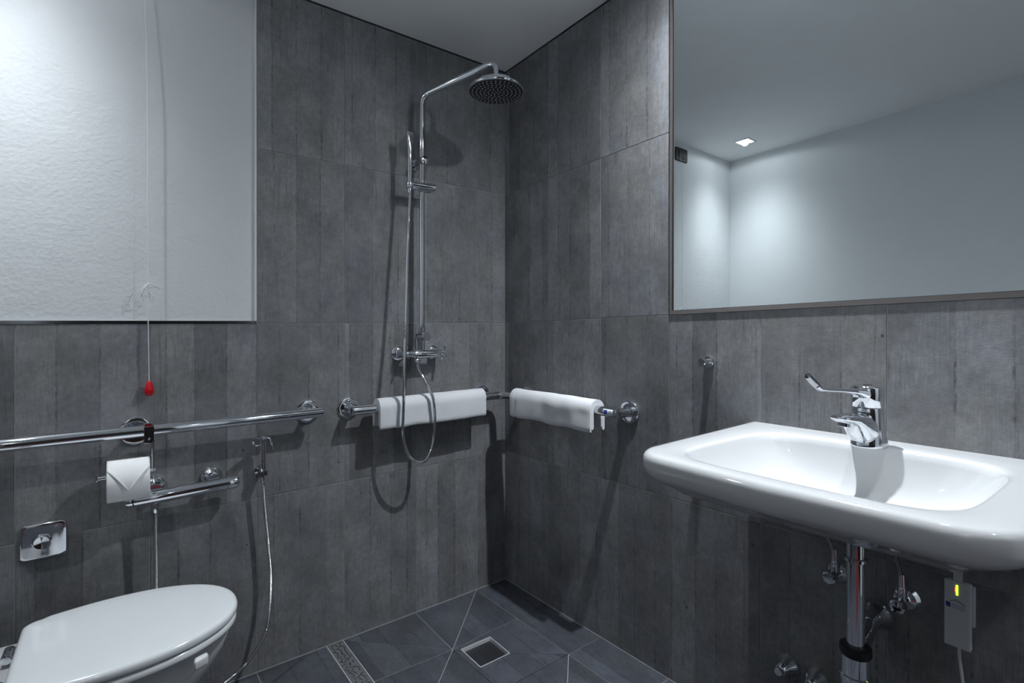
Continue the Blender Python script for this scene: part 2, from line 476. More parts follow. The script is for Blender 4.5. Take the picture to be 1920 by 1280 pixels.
def inset2(poly, g):
    n = len(poly); area = sum(poly[i][0] * poly[(i + 1) % n][1] - poly[(i + 1) % n][0] * poly[i][1] for i in range(n))
    s = 1 if area > 0 else -1; out = []
    for i in range(n):
        p0, p1, p2 = V(poly[i - 1]), V(poly[i]), V(poly[(i + 1) % n])
        d1, d2 = (p1 - p0).normalized(), (p2 - p1).normalized()
        n1, n2 = V((-d1.y, d1.x)) * s, V((-d2.y, d2.x)) * s
        k = n1 + n2; k = k / max(k.length_squared, 1e-6) * 2
        if k.length > 3: k = k.normalized() * 3
        out.append(p1 + k * g)
    return out
def floor_tile(poly, g=0.0011, th=0.0017, mat=None):
    q = inset2(poly, g); n = len(q); ch = 0.0006; qi = inset2(q, ch)
    cx, cy = poly[0]
    org = V((cx, cy, S(cx, cy)))
    def Z(x, y): return S(x, y) + dipf(x, y)
    top = [(p.x, p.y, Z(p.x, p.y)) for p in qi]; mid = [(p.x, p.y, Z(p.x, p.y) - ch) for p in q]; bot = [(p.x, p.y, Z(p.x, p.y) - th) for p in q]
    vs = top + mid + bot
    fs = [tuple(range(n))] + [(i, (i + 1) % n, n + (i + 1) % n, n + i) for i in range(n)] + [(n + i, n + (i + 1) % n, 2 * n + (i + 1) % n, 2 * n + i) for i in range(n)]
    me = _mesh('tile', vs, fs, org, False, mat or M_FLOOR)
    o = bpy.data.objects.new('tile', me); COL.objects.link(o); o.parent = floor; o.location = org
    return o
for i in range(len(XF) - 1):
    for j in range(len(YF) - 1):
        x1, x0, y1, y0 = XF[i], XF[i + 1], YF[j], YF[j + 1]
        if i == 3: continue
        nw, ne, se, sw = (x0, y1), (x1, y1), (x1, y0), (x0, y0)
        if (i, j) == (1, 1):
            hx0, hx1, hy0, hy1 = -.445, -.317, -.455, -.329
            floor_tile([nw, (hx0, hy1), (hx1, hy1), (hx1, hy0), se, ne], th=0.03)
            floor_tile([nw, sw, se, (hx1, hy0), (hx0, hy0), (hx0, hy1)], th=0.03)
        elif (i, j) in ((1, 0), (2, 1)):    # diagonal through the star corner
            floor_tile([ne, sw, nw], 0.0013); floor_tile([ne, se, sw], 0.0013)
        elif (i, j) == (2, 0):
            floor_tile([nw, se, ne], 0.0013); floor_tile([nw, sw, se], 0.0013)
        elif (i, j) == (1, 2):
            floor_tile([ne, sw, nw], 0.0013); floor_tile([ne, se, sw], 0.0013)
        else: floor_tile([nw, sw, se, ne])
part('wall_joint', prism([P3(0, -.0012, -.001), P3(XC, -.0012, -.001), P3(XC, -.0012, .0032), P3(0, -.0012, .0032)], (0, .0016, 0)), M_GROUT, floor, smooth=False)
part('wall_joint', prism([P3(-.0012, 0, -.001), P3(-.0012, YB, -.001), P3(-.0012, YB, .0032), P3(-.0012, 0, .0032)], (.0016, 0, 0)), M_GROUT, floor, smooth=False)
part('drain_pit', box((-.4627, -.598, -.05), (-.162, -.298, -.045)), M_BLACK, floor, smooth=False)

# --- square floor drain
d1 = root('floor_drain', (-.381, -.392, -.02), 'square sunken floor drain with dark inlay and steel rim in the shower floor', 'drain')
zt = S(-.38, -.39) - .004
def ringbox(x0, x1, y0, y1, t, z0, z1): return join(box((x0, y0, z0), (x1, y0 + t, z1)), box((x0, y1 - t, z0), (x1, y1, z1)), box((x0, y0 + t, z0), (x0 + t, y1 - t, z1)), box((x1 - t, y0 + t, z0), (x1, y1 - t, z1)))
part('rim', ringbox(-.4455, -.3165, -.4555, -.3285, .0022, -.03, zt + .001), M_ALU0, d1, smooth=False)
part('inlay', box((-.440, -.4505, -.03), (-.322, -.3335, zt - .011), .001), M_INLAY, d1, smooth=False, label='dark stone inlay plate')

# --- linear channel drain
d2 = root('channel_drain', (-.796, -.5, -.02), 'long narrow dark channel drain cover with scattered slots crossing the floor', 'drain')
def zq(y): return S(-.796, y)
def strip(x0, x1, y0, y1, z0, z1):
    vs = [(x0, y0, zq(y0) + z0), (x1, y0, zq(y0) + z0), (x1, y1, zq(y1) + z0), (x0, y1, zq(y1) + z0), (x0, y0, zq(y0) + z1), (x1, y0, zq(y0) + z1), (x1, y1, zq(y1) + z1), (x0, y1, zq(y1) + z1)]
    return vs, [(0, 3, 2, 1), (4, 5, 6, 7), (0, 1, 5, 4), (1, 2, 6, 5), (2, 3, 7, 6), (3, 0, 4, 7)]
part('channel', strip(-.828, -.764, -1.5, -.002, -.03, -.006), M_BLACK, d2, smooth=False)
part('rim', join(strip(-.8275, -.8255, -1.5, -.002, -.006, .0004), strip(-.7665, -.7645, -1.5, -.002, -.006, .0004)), M_ALU, d2, smooth=False)
cov = part('cover', strip(-.8245, -.7675, -1.5, -.004, -.005, -.0005), M_COVER, d2, smooth=False)
rs = random.Random(3); sl = []
yy = -.02
while yy > -1.48:
    for xx in (-.812, -.796, -.780):
        if rs.random() < .12: continue
        a = rs.choice([35, -35, 60, -60, 80, 20, 120]) + rs.uniform(-12, 12); L = rs.uniform(.006, .012)
        c = V((xx + rs.uniform(-.003, .003), yy + rs.uniform(-.004, .004), zq(yy) - .0004)); dd = V((cos(R(a)), sin(R(a)), 0)); nn = V((-dd.y, dd.x, 0)) * .0013
        L = min(L, (.028 - abs(c.x + .796)) / max(abs(dd.x), .1))
        if L < .003: continue
        sl.append(prism([c - dd * L - nn, c + dd * L - nn, c + dd * L + nn, c - dd * L + nn], (0, 0, .0003)))
    yy -= .016
part('slots', join(*sl), M_BLACK, cov, smooth=False, kind='stuff')

# ------------------------------------------------------------------ ceiling downlights and added fill lamps
for (lx, ly, wt, n_beam, wide, lab) in LAMPS:
    zc = ZC + S(lx, ly)
    lt = root('downlight_or_fill', (lx, ly, zc), lab, 'light', None)
    h = .046
    part('frame', ringbox(lx - h, lx + h, ly - h, ly + h, .006, zc - .0035, zc + .001), M_STEEL, lt, smooth=False)
    part('diffuser', box((lx - h + .006, ly - h + .006, zc - .0015), (lx + h - .006, ly + h - .006, zc + .001)), M_LAMP, lt, smooth=False)
    ld = bpy.data.lights.new('lamp', 'SPOT'); ld.energy = wt; ld.color = LIGHT_COL
    ld.spot_size = R(172); ld.spot_blend = 0.15; ld.shadow_soft_size = 0.018
    ld.use_nodes = True; nt = ld.node_tree; em = nt.nodes['Emission']
    ge = nt.nodes.new('ShaderNodeNewGeometry'); sx_ = nt.nodes.new('ShaderNodeSeparateXYZ'); nt.links.new(ge.outputs['Incoming'], sx_.inputs[0])
    def mth(op, a, b=None):
        q = nt.nodes.new('ShaderNodeMath'); q.operation = op
        for k_, v_ in enumerate((a, b)):
            if v_ is None: continue
            if isinstance(v_, (int, float)): q.inputs[k_].default_value = v_
            else: nt.links.new(v_, q.inputs[k_])
        return q.outputs[0]
    nt.links.new(mth('ADD', mth('POWER', mth('ABSOLUTE', sx_.outputs[2]), n_beam), wide), em.inputs['Strength'])
    lo = bpy.data.objects.new('lamp', ld); COL.objects.link(lo); lo.parent = lt; lo.location = (0, 0, -.009)

# ------------------------------------------------------------------ mirror
ym0, ym1 = -0.909, -2.45
zm0 = ZP
mir = root('mirror', (0, -1.68, 1.8), 'large frameless wall mirror with thin bronze edge above the basin', 'mirror')
def yz(y, z): return z + S(0, y)
def plate_x(y0, y1, z0, z1, x0, x1):
    p = [(x0, y0, yz(y0, z0)), (x0, y1, yz(y1, z0)), (x0, y1, yz(y1, z1)), (x0, y0, yz(y0, z1))]
    return prism(p, (x1 - x0, 0, 0))
zt1 = ZC - .004
part('glass', plate_x(ym0 - .0125, ym1, zm0 + .0135, zt1, .0005, .006), M_MIRROR, mir, smooth=False)
part('backing', plate_x(ym0, ym1, zm0, zt1, .0065, .05), M_BLACK, mir, smooth=False)
part('frame', join(plate_x(ym0 - .0, ym0 - .0075, zm0, zt1, -.003, .0065), plate_x(ym0 - .0075, ym1, zm0, zm0 + .0125, -.003, .0065),
                   plate_x(ym1, ym1 - .0075, zm0, zt1, -.003, .0065)), M_TRIM, mir, smooth=False)

# ------------------------------------------------------------------ grab rails
def flange(c, nrm, rr=.0415, name='wall_plate', parent=None, holes=True):
    c = V(c); n = V(nrm)
    o = part(name, lathe([(rr, 0), (rr, .004), (rr - .0015, .0062), (rr - .006, .0075), (rr - .014, .0072), (.02, .0068), (.001, .0068)], c, n, 48), M_CHROME, parent)
    _, u, v = frame_of(n)
    for a in (35, 145, 270):
        p = c + (u * cos(R(a)) + v * sin(R(a))) * (rr * .66)
        part('screw', lathe([(.0042, 0), (.0042, .0012), (.0028, .0022), (.0001, .0024)], p + n * .0068, n, 12), M_CHROME_D, o)
    return o
OFF = 0.078
bar_r = 0.0172
gr = root('grab_rail', (-1.40, 0, .858), 'straight chrome grab rail on the tiled wall above the toilet', 'grab rail')
za, zb = .862 - .0, .874
part('bar', join(lathe([(.001, 0), (bar_r - .003, 0), (bar_r - .0008, .0008), (bar_r, .003), (bar_r, 1.112)], (-.8655, -OFF, zb), V((XC - (-.8655), 0, -0.013)), 36)), M_CHROME, gr)
for fx in (-1.399, -.895):
    zz = .858 + (fx + 1.399) * .0115 / .5 * 1
    flange((fx, 0, zz + .0), (0, -1, 0), parent=gr)
    part('post', lathe([(.016, .006), (.011, .014), (.0105, OFF - bar_r * .6)], (fx, 0, zz), (0, -1, 0), 24), M_CHROME, gr)
flange((XC + .0045, -OFF, .861), (1, 0, 0), parent=gr)

# corner rail
cr = root('corner_grab_rail', (0, 0, .87), 'chrome corner grab rail bending round the shower corner under two towels', 'grab rail')
zl, zcn, zr = .868, .876, .879
path = fillet([(-.755, -OFF, zl), (-OFF, -OFF, zcn), (-OFF, -.752, zr)], .03, 8)
part('bar', tube(path, bar_r, 32), M_CHROME, cr)
for e, d in ((path[0], V((-1, 0, 0))), (path[-1], V((0, -1, 0)))):
    part('end_cap', lathe([(bar_r, -.002), (bar_r, .002), (bar_r - .002, .0035), (.001, .004)], e, d, 32), M_CHROME, cr)
for c, nrm, z in (((-.746, 0), (0, -1, 0), .868), ((-.137, 0), (0, -1, 0), .8755), ((0, -.172), (-1, 0, 0), .877), ((0, -.742), (-1, 0, 0), .8755)):
    flange((c[0], c[1], z), nrm, parent=cr)
    part('post', lathe([(.019, .006), (.0165, .012), (.0165, OFF - bar_r * .5)], (c[0], c[1], z), nrm, 24), M_CHROME, cr)
# sticker on the rail
st = []
n = 12
def stick(y0, y1, a0, a1, rr, nseg=8):
    vs, fs = [], []
    for i in range(nseg + 1):
        a = R(a0 + (a1 - a0) * i / nseg)
        for y in (y0, y1): vs.append((-OFF - rr * cos(a), y, .879 + rr * sin(a)))
    for i in range(nseg): fs.append((2 * i, 2 * i + 1, 2 * i + 3, 2 * i + 2))
    k = len(vs); return vs, fs
sk = part('sticker', stick(-.700, -.744, -38, 42, bar_r + .0004), M_WHITE_NZ, cr, label='small white sticker with a blue round mark')
part('round_mark', join(stick(-.704, -.720, -18, 28, bar_r + .0008), ), M_BLUE, sk)
part('small_print', join(stick(-.726, -.740, 14, 19, bar_r + .0008), stick(-.726, -.738, 2, 8, bar_r + .0008), stick(-.728, -.740, -12, -7, bar_r + .0008)), M_GREYP, sk)

# ------------------------------------------------------------------ towels
def towel(name, a, b, out, zc_a, zc_b, label, seed, crease, back_drop):
    """a,b: bar axis points (x,y); out: direction away from the wall"""
    a2, b2 = V((a[0], a[1], zc_a)), V((b[0], b[1], zc_b)); o = V((out[0], out[1], 0)); up = V((0, 0, 1))
    L = (b2 - a2).length
    t = .0062; r1, r2, r3 = bar_r + .0042, bar_r + .0112, bar_r + .0184
    cl = []
    def arc(r, a0, a1, n=10, cz=0): return [(r * cos(R(a0 + (a1 - a0) * i / n)), cz + r * sin(R(a0 + (a1 - a0) * i / n))) for i in range(n + 1)]
    def line(p, q, n=5): return [(p[0] + (q[0] - p[0]) * i / n, p[1] + (q[1] - p[1]) * i / n) for i in range(1, n)]
    fb, bb = -.060, -.055 - back_drop
    cl += [(-r1, bb + .004)] + line((-r1, bb), (-r1, 0)) + arc(r1, 180, 0) + line((r1, 0), (r1, fb)) + [(r1, fb)]
    m = (r1 + r2) / 2; h = (r2 - r1) / 2
    cl += [(m + h * cos(R(k)), fb + h * 1.2 * sin(R(k))) for k in (225, 270, 315)] + [(r2, fb)] + line((r2, fb), (r2, 0)) + arc(r2, 0, 180) + line((-r2, 0), (-r2, bb)) + [(-r2, bb)]
    m = (r3 + r2) / 2
    cl += [(-m + h * cos(R(k)), bb - .002 + h * 1.2 * sin(R(k))) for k in (315, 270, 225)] + [(-r3, bb)] + line((-r3, bb), (-r3, 0)) + arc(r3, 180, 0, 14) + line((r3, 0), (r3 * 1.02, fb - .009), 8) + [(r3 * 1.0, fb - .011), (r3 * .9, fb - .0135)]
    n = len(cl); NS = 60; rings = []
    ph = seed * 3.1
    for k in range(NS + 1):
        s = k / NS; c = a2.lerp(b2, s); ax = (b2 - a2).normalized(); ring = []
        L1, L2 = [], []
        for i, (u, z) in enumerate(cl):
            pu, pz = cl[max(i - 1, 0)]; qu, qz = cl[min(i + 1, n - 1)]
            tx, tz = qu - pu, qz - pz; q = sqrt(tx * tx + tz * tz) + 1e-9; nx, nz = -tz / q, tx / q
            prog = i / n
            nn = mn.noise(V((s * 7 + ph, u * 14, z * 14 + ph)))
            outer = max(0, (prog - .62) / .38)
            amp = .0030 * nn * (0.3 + outer)
            dip = -.0035 * math.exp(-((s - crease) / .012) ** 2) * outer
            hang = 0 if z > -.02 else (-.02 - z) / .05 * .006 * mn.noise(V((s * 4 + ph, prog * 2, 0)))
            sc = 1 + (amp + dip) / max(.02, sqrt(u * u + z * z))
            uu, zz = u * sc + (0.002 * sin(s * 9 + ph) * outer), z * sc + hang
            # soft rounded ends
            e = min(s, 1 - s) * L
            pinch = 1 - .10 * outer * math.exp(-e / .006)
            uu *= pinch
            L1.append(c + o * (uu + nx * t / 2) + up * (zz + nz * t / 2)); L2.append(c + o * (uu - nx * t / 2) + up * (zz - nz * t / 2))
        rings.append(L1 + L2[::-1])
    me = loft(rings, False, False); vs, fs = me
    m2 = 2 * n
    for kk in (0, NS):
        for i in range(n - 1):
            fs.append((kk * m2 + i, kk * m2 + i + 1, kk * m2 + m2 - 2 - i, kk * m2 + m2 - 1 - i))
    ob = part(name, (vs, fs), M_TOWEL, smooth=True, angle=70, org=((a2 + b2) / 2))
    thing(ob, label, 'towel', 'towels on the corner rail')
    return ob
def zbar(x): return zl + (zcn - zl) * (x + .755) / (.755 - OFF)
towel('hand_towel', (-.664, -OFF), (-.186, -OFF), (0, -1), zbar(-.664), zbar(-.186), 'white folded towel on the corner rail behind the hanging shower hose', 1, .11, 0.006)
def zbar2(y): return zcn + (zr - zcn) * (-y - OFF) / (.752 - OFF)
towel('hand_towel', (-OFF, -.186), (-OFF, -.658), (-1, 0), zbar2(-.186), zbar2(-.676), 'white folded towel on the right hand wall side of the corner rail', 2, .08, 0.01)

# ------------------------------------------------------------------ shower column
sh = root('shower_column', (-.465, 0, 1.07), 'chrome shower column with cross handle mixer and round rain head', 'shower')
RO = .062; rx = -.466
def zc0(x): return 1.072 + (x + .465) * .0113
mx = part('mixer_body', join(lathe([(.012, 0), (.0165, .002), (.0178, .006), (.0178, .099), (.0165, .103), (.012, .105)], (-.507, -RO, 1.069), (1, 0, .011), 32),
                             lathe([(.011, 0), (.013, .002), (.013, .016)], (-.514, -RO, 1.069), (1, 0, 0), 24), lathe([(.013, 0), (.013, .014), (.011, .016)], (-.404, -RO, 1.07), (1, 0, 0), 24)), M_CHROME, sh)
for fx in (-.541, -.387):
    part('rosette', lathe([(.0305, 0), (.0305, .003), (.028, .007), (.019, .011), (.0165, .012)], (fx, 0, zc0(fx)), (0, -1, 0), 40), M_CHROME, sh)
    part('union', lathe([(.0165, .01), (.0165, RO - .025), (.0145, RO - .018)], (fx, 0, zc0(fx)), (0, -1, 0), 12), M_CHROME, sh)
    q = V((fx, -RO + .015, zc0(fx))); ix = -.500 if fx < -.46 else -.420
    part('elbow', tube(fillet([(fx, -RO + .022, zc0(fx)), (fx, -RO, zc0(fx)), (ix, -RO, zc0(fx))], .012, 6), .0125, 20), M_CHROME, sh)
def cross_handle(cx, sx, rot):
    c = V((cx, -RO, zc0(cx)))
    o = part('cross_handle', lathe([(.009, 0), (.012, .003), (.012, .016), (.009, .02), (.001, .0205)], c - V((sx * .006, 0, 0)), (sx, 0, 0), 24), M_CHROME, sh)
    for k in range(4):
        a = R(rot + 90 * k); d = V((0, cos(a), sin(a)))
        part('arm', cyl(c + V((sx * .006, 0, 0)) + d * .006, c + V((sx * .006, 0, 0)) + d * .031, .0050, 16, .001), M_CHROME, o)
cross_handle(-.532, -1, 22); cross_handle(-.374, 1, 28)
# diverter above the mixer
part('riser_base', join(cyl((rx, -RO, 1.085), (rx, -RO, 1.128), .0125), cyl((rx - .022, -RO + .01, 1.087), (rx - .022, -RO + .01, 1.13), .0105)), M_CHROME, sh)
dv = part('diverter', lathe([(.001, 0), (.0165, 0), (.0185, .002), (.0185, .066), (.0165, .068), (.001, .068)], (rx + .004, -RO + .034, 1.137), (0, -1, 0), 32), M_CHROME, sh)
part('lever', join(cyl((rx + .02, -RO - .028, 1.137), (rx + .047, -RO - .028, 1.137), .0028, 12)), M_CHROME, dv)
part('nut', lathe([(.0125, 0), (.0145, .002), (.0145, .009), (.012, .011), (.0145, .013), (.0145, .022), (.0125, .024)], (rx, -RO, 1.153), (0, 0, 1), 24), M_CHROME, sh)
head = V((-.31, -.36, 2.06)); base = V((rx, -RO, 0))
ht = V((head.x, head.y, 0))
riser = fillet([(rx, -RO, 1.170), (rx, -RO, 2.112), (head.x, head.y, 2.178), (head.x, head.y, 2.088)], .045, 10)
part('riser_pipe', tube(riser, .0112, 24), M_CHROME, sh)
hd = part('shower_head', lathe([(.101, .001), (.105, .003), (.106, .007), (.104, .012), (.096, .0150), (.082, .0175), (.081, .018), (.0795, .031), (.075, .0335), (.03, .036), (.017, .039), (.014, .043), (.0125, .050)], head, (0, 0, 1), 64), M_CHROME, sh)
part('spray_face', lathe([(.001, 0), (.0985, 0), (.1015, .0015), (.1015, .004)], head, (0, 0, 1), 64), M_FACE, hd)
nz = []
for k, cnt in enumerate((1, 6, 12, 18, 24, 30, 34)):
    rr = k * .0150
    for i in range(cnt):
        a = 2 * pi * i / cnt + k * .31
        nz.append(lathe([(.0019, 0), (.0017, .0022), (.0006, .0028)], head + V((rr * cos(a), rr * sin(a), .0004)), (0, 0, -1), 6))
part('nozzles', join(*nz), M_WHITE_NZ, hd, kind='stuff')
# wall bracket with round cap
part('wall_bracket', join(lathe([(.022, 0), (.022, .006), (.012, .012), (.012, .045)], (rx + .001, 0, 1.848), (0, -1, 0), 24), cyl((rx, -.045, 1.848), (rx, -RO - .024, 1.848), .0165, 32, .0015)), M_CHROME, sh)
# slider
sd = part('slider', lathe([(.001, 0), (.015, 0), (.0165, .0015), (.0165, .101), (.015, .103), (.001, .103)], (-.5245, -.083, 1.738), (1, 0, .035), 28), M_CHROME, sh)
part('clamp', cyl((rx - .014, -.066, 1.729), (rx + .034, -.066, 1.7315), .009, 20, .001), M_CHROME, sh)
part('holder_cone', lathe([(.009, 0), (.0125, .004), (.0135, .024), (.0125, .026)], (-.5325, -.086, 1.722), (0, 0, 1), 24), M_CHROME, sh)
hx, hy = -.5325, -.088
hs = root('hand_shower', (hx, hy, 1.75), 'slim chrome hand shower with rectangular spray plate on the slider', 'hand shower')
ring = []
for z, wx, wy, n4 in ((1.745, .0085, .0085, 2), (1.80, .0092, .009, 2), (1.855, .0092, .0085, 2.2), (1.888, .010, .0075, 3), (1.905, .0125, .0068, 5), (1.925, .014, .0065, 8), (1.941, .0145, .0065, 8), (1.943, .0135, .0055, 8)):
    rg = []
    for i in range(28):
        a = 2 * pi * i / 28; ca, sa = cos(a), sin(a); s = (abs(ca) ** n4 + abs(sa) ** n4) ** (-1 / n4)
        rg.append((hx + wx * ca * s, hy + wy * sa * s, z))
    ring.append(rg)
part('handle', loft(ring), M_CHROME, hs)
part('spray_plate', join(*[box((hx - .0105 + i * .0046, hy - .0078, 1.900 + j * .0046), (hx - .0105 + i * .0046 + .0028, hy - .0062, 1.900 + j * .0046 + .0028)) for i in range(5) for j in range(9)]), M_FACE, hs, smooth=False, kind='stuff')
hc = [(-.5330, -.088, 1.722), (-.5335, -.090, 1.68), (-.548, -.10, 1.45), (-.563, -.115, 1.19), (-.572, -.125, 1.08), (-.583, -.139, .885), (-.586, -.139, .80), (-.580, -.135, .745), (-.560, -.130, .689),
      (-.531, -.130, .660), (-.503, -.130, .651), (-.478, -.130, .664), (-.458, -.135, .715), (-.452, -.140, .78), (-.450, -.139, .84), (-.457, -.136, .90), (-.472, -.110, .955), (-.487, -.080, 1.005), (-.492, -.066, 1.045)]
h1 = root('shower_hose', (-.5335, -.09, 1.7), 'ribbed chrome shower hose looping down in front of the left towel', 'hose')
part('hose', hose(hc), M_CHROME, h1, angle=80)
part('coupling', lathe([(.0075, 0), (.0085, .004), (.0085, .016), (.0075, .02)], (-.5332, -.0885, 1.703), (0, 0, 1), 16), M_CHROME, h1)
part('coupling', lathe([(.0082, 0), (.0092, .003), (.0092, .014), (.0082, .018)], (-.4895, -.071, 1.030), V((-.12, .28, 1)), 16), M_CHROME, h1)

# ------------------------------------------------------------------ bidet mixer bar, hose, sprayer
bm_ = root('mixer_bar', (-1.28, 0, .69), 'chrome thermostatic mixer bar on the wall behind the paper roll', 'mixer')
BO = .064
d_ = V((1, 0, .040))
part('body', lathe([(.001, 0), (.014, 0), (.0185, .003), (.020, .008), (.020, .243)], (-1.408, -BO, .6625), (1, 0, .0395), 32), M_CHROME, bm_)
part('thermostat_knob', lathe([(.019, 0), (.019, .002), (.021, .003), (.021, .026), (.0185, .033), (.012, .037), (.001, .038)], V((-1.408, -BO, .6625)) + V((1, 0, .0395)).normalized() * .243, (1, 0, .0395), 32), M_CHROME, bm_)
part('end_knob', lathe([(.0185, 0), (.0185, .012), (.016, .016), (.001, .017)], V((-1.408, -BO, .6625)), (-1, 0, -.0395), 32), M_CHROME, bm_)
for fx in (-1.351, -1.199):
    fz = .6745 + (fx + 1.275) * .03 + .006
    part('rosette', lathe([(.032, 0), (.032, .004), (.028, .012), (.020, .020), (.0165, .024)], (fx, 0, fz + .006), (0, -1, 0), 32), M_CHROME, bm_)
    part('union', lathe([(.0165, .02), (.0165, BO - .01)], (fx, 0, fz + .004), (0, -1, 0), 8), M_CHROME, bm_)
part('outlet', join(lathe([(.0105, 0), (.0105, .012), (.0085, .014), (.0085, .026), (.0075, .03)], (-1.352, -BO, .648), (0, 0, -1), 20)), M_CHROME, bm_)
sp = root('bidet_sprayer', (-1.056, 0, .70), 'chrome bidet hand sprayer with trigger in a wall clip', 'hand shower')
part('handle', lathe([(.008, 0), (.0105, .004), (.0105, .03), (.0095, .04), (.0095, .09), (.011, .105), (.0115, .122), (.009, .130), (.003, .133)], (-1.054, -.047, .676), (0, -.04, 1), 24), M_CHROME, sp)
part('nozzle', lathe([(.0085, 0), (.010, .012), (.0135, .042), (.0135, .046), (.010, .047)], (-1.052, -.050, .795), V((-.62, -.75, .05)), 24), M_CHROME, sp)
part('trigger', tube(fillet([(-1.046, -.052, .803), (-1.032, -.058, .800), (-1.027, -.064, .757)], .008, 5), .0028, 10), M_CHROME, sp)
part('wall_clip', join(lathe([(.018, 0), (.018, .005), (.010, .008), (.010, .035)], (-1.053, 0, .682), (0, -1, 0), 24), lathe([(.0125, 0), (.0155, .001), (.0155, .012), (.0125, .013)], (-1.054, -.047, .676), (0, 0, 1), 28)), M_CHROME_D, sp)
h2 = root('sprayer_hose', (-1.04, -.05, .3), 'thin metal hose hanging from the bidet sprayer down past the toilet', 'hose')
part('hose', hose([(-1.054, -.047, .675), (-1.053, -.047, .65), (-1.046, -.045, .548), (-1.036, -.045, .438), (-1.029, -.05, .329), (-1.033, -.06, .243), (-1.049, -.08, .168), (-1.085, -.105, .125), (-1.128, -.135, .104), (-1.176, -.165, .096), (-1.222, -.190, .090), (-1.32, -.23, .085)], .0062, .003, 8), M_STEEL, h2, angle=80)
h3 = root('supply_hose', (-1.35, -.06, .5), 'thin metal hose running down from the mixer bar behind the toilet', 'hose')
part('hose', hose([(-1.352, -BO, .62), (-1.352, -BO, .58), (-1.351, -.062, .50), (-1.350, -.060, .40), (-1.350, -.060, .20), (-1.36, -.10, .08), (-1.40, -.22, .045)], .0066, .003, 8), M_STEEL, h3, angle=80)

# ------------------------------------------------------------------ paper holder and roll
ph = root('paper_holder', (-1.357, -OFF, .86), 'chrome toilet roll holder clamped on the straight grab rail', 'holder')
zrail = .868
part('clamp', join(*[bevel_vf(prism([(-1.381, -OFF - bar_r - .003, zrail - .034), (-1.381, -OFF - bar_r - .0, zrail - .034), (-1.381, -OFF - bar_r, zrail + .012), (-1.381, -OFF, zrail + bar_r + .0005), (-1.381, -OFF + .012, zrail + bar_r + .0005), (-1.381, -OFF + .012, zrail + bar_r + .003), (-1.381, -OFF - .004, zrail + bar_r + .003), (-1.381, -OFF - bar_r - .003, zrail + .014)], (.024, 0, 0)), .0006, 1)]), M_CHROME, ph, smooth=False)
part('screw', lathe([(.0035, 0), (.0035, .001), (.002, .002), (.0001, .002)], (-1.369, -OFF - bar_r - .003, zrail - .022), (0, -1, 0), 12), M_STEEL, ph)
part('rod', tube(fillet([(-1.3595, -OFF - bar_r - .000, zrail - .028), (-1.3595, -OFF - .0125, .757), (-1.3595, -OFF - .008, .7515), (-1.3595, -OFF - .008, .7505)], .006, 5), .0034, 12), M_CHROME, ph)
zax = .7495
part('spindle', join(cyl((-1.352, -OFF - .008, zax + .003), (-1.488, -OFF - .008, zax - .003), .0062, 20, .001), box((-1.491, -OFF - .014, zax - .010), (-1.486, -OFF - .002, zax + .011), .001)), M_CHROME, ph)
rr_ = .0585; rc = V((0, -OFF - .006, .7335))
rl = root('toilet_roll', (-1.418, rc.y, rc.z), 'white toilet paper roll with its end folded to a point', 'toilet paper')
x0, x1 = -1.4665, -1.3675
nseg = 72; rings = []
for (x, r) in ((x0 + .003, .021), (x0, .0225), (x0, rr_ - .003), (x0 + .0015, rr_ - .0006), (x0 + .004, rr_), (x1 - .004, rr_), (x1 - .0015, rr_ - .0006), (x1, rr_ - .003), (x1, .0225), (x1 - .003, .021)):
    rings.append([(x, rc.y + r * cos(2 * pi * i / nseg), rc.z + r * sin(2 * pi * i / nseg)) for i in range(nseg)])
body = loft(rings, False, False); n_ = nseg
bv, bf = body; k = (len(rings) - 1) * n_
for i in range(n_): bf.append((k + i, k + (i + 1) % n_, (i + 1) % n_, i))
part('paper', (bv, bf), M_PAPER, rl, angle=50)
part('core', loft([[(x, rc.y + .0212 * cos(2 * pi * i / 32), rc.z + .0212 * sin(2 * pi * i / 32)) for i in range(32)] for x in (x0 + .001, x1 - .001)], False, False), M_CARD, rl)
# folded sheet: wraps over the front, ends in a point
vs, fs = [], []
NA, NB = 22, 16
for i in range(NA + 1):
    u = i / NA
    ang = 80 + u * (196 - 80)      # degrees round the roll, 90 top, 180 front(-y)
    half = .5 if ang < 138 else .5 * max(0.0, 1 - (ang - 138) / 58)
    for j in range(NB + 1):
        tt = -half + 2 * half * j / NB
        lift = .0005 + .0030 * max(0, (ang - 140) / 56) + (.0022 * (abs(tt) / max(half, .02)) ** 4 if ang > 140 else 0)
        r = rr_ + lift; a = R(ang)
        vs.append(((x0 + x1) / 2 + tt * (x1 - x0 - .001), rc.y + r * cos(a), rc.z + r * sin(a)))
for i in range(NA):
    for j in range(NB): fs.append((i * (NB + 1) + j, i * (NB + 1) + j + 1, (i + 1) * (NB + 1) + j + 1, (i + 1) * (NB + 1) + j))
fo = part('folded_end', (vs, fs), M_PAPER, rl, angle=60)
sm = fo.modifiers.new('thick', 'SOLIDIFY'); sm.thickness = .0009; sm.offset = 0

# ------------------------------------------------------------------ flush plate
fp = root('flush_plate', (-1.606, 0, .58), 'square chrome flush plate with a round button beside the toilet', 'flush plate')
lp = rrect(-1.606, .5775, .0495, .0495, .013, 6)
def lp3(sc, y): return [(-1.606 + (p[0] + 1.606) * sc, y, .5775 + (p[1] - .5775) * sc + S(p[0], 0) - S(-1.606, 0)) for p in lp]
rgs = [lp3(1, 0), lp3(1, -.006), lp3(.985, -.0085), lp3(.95, -.0095)]
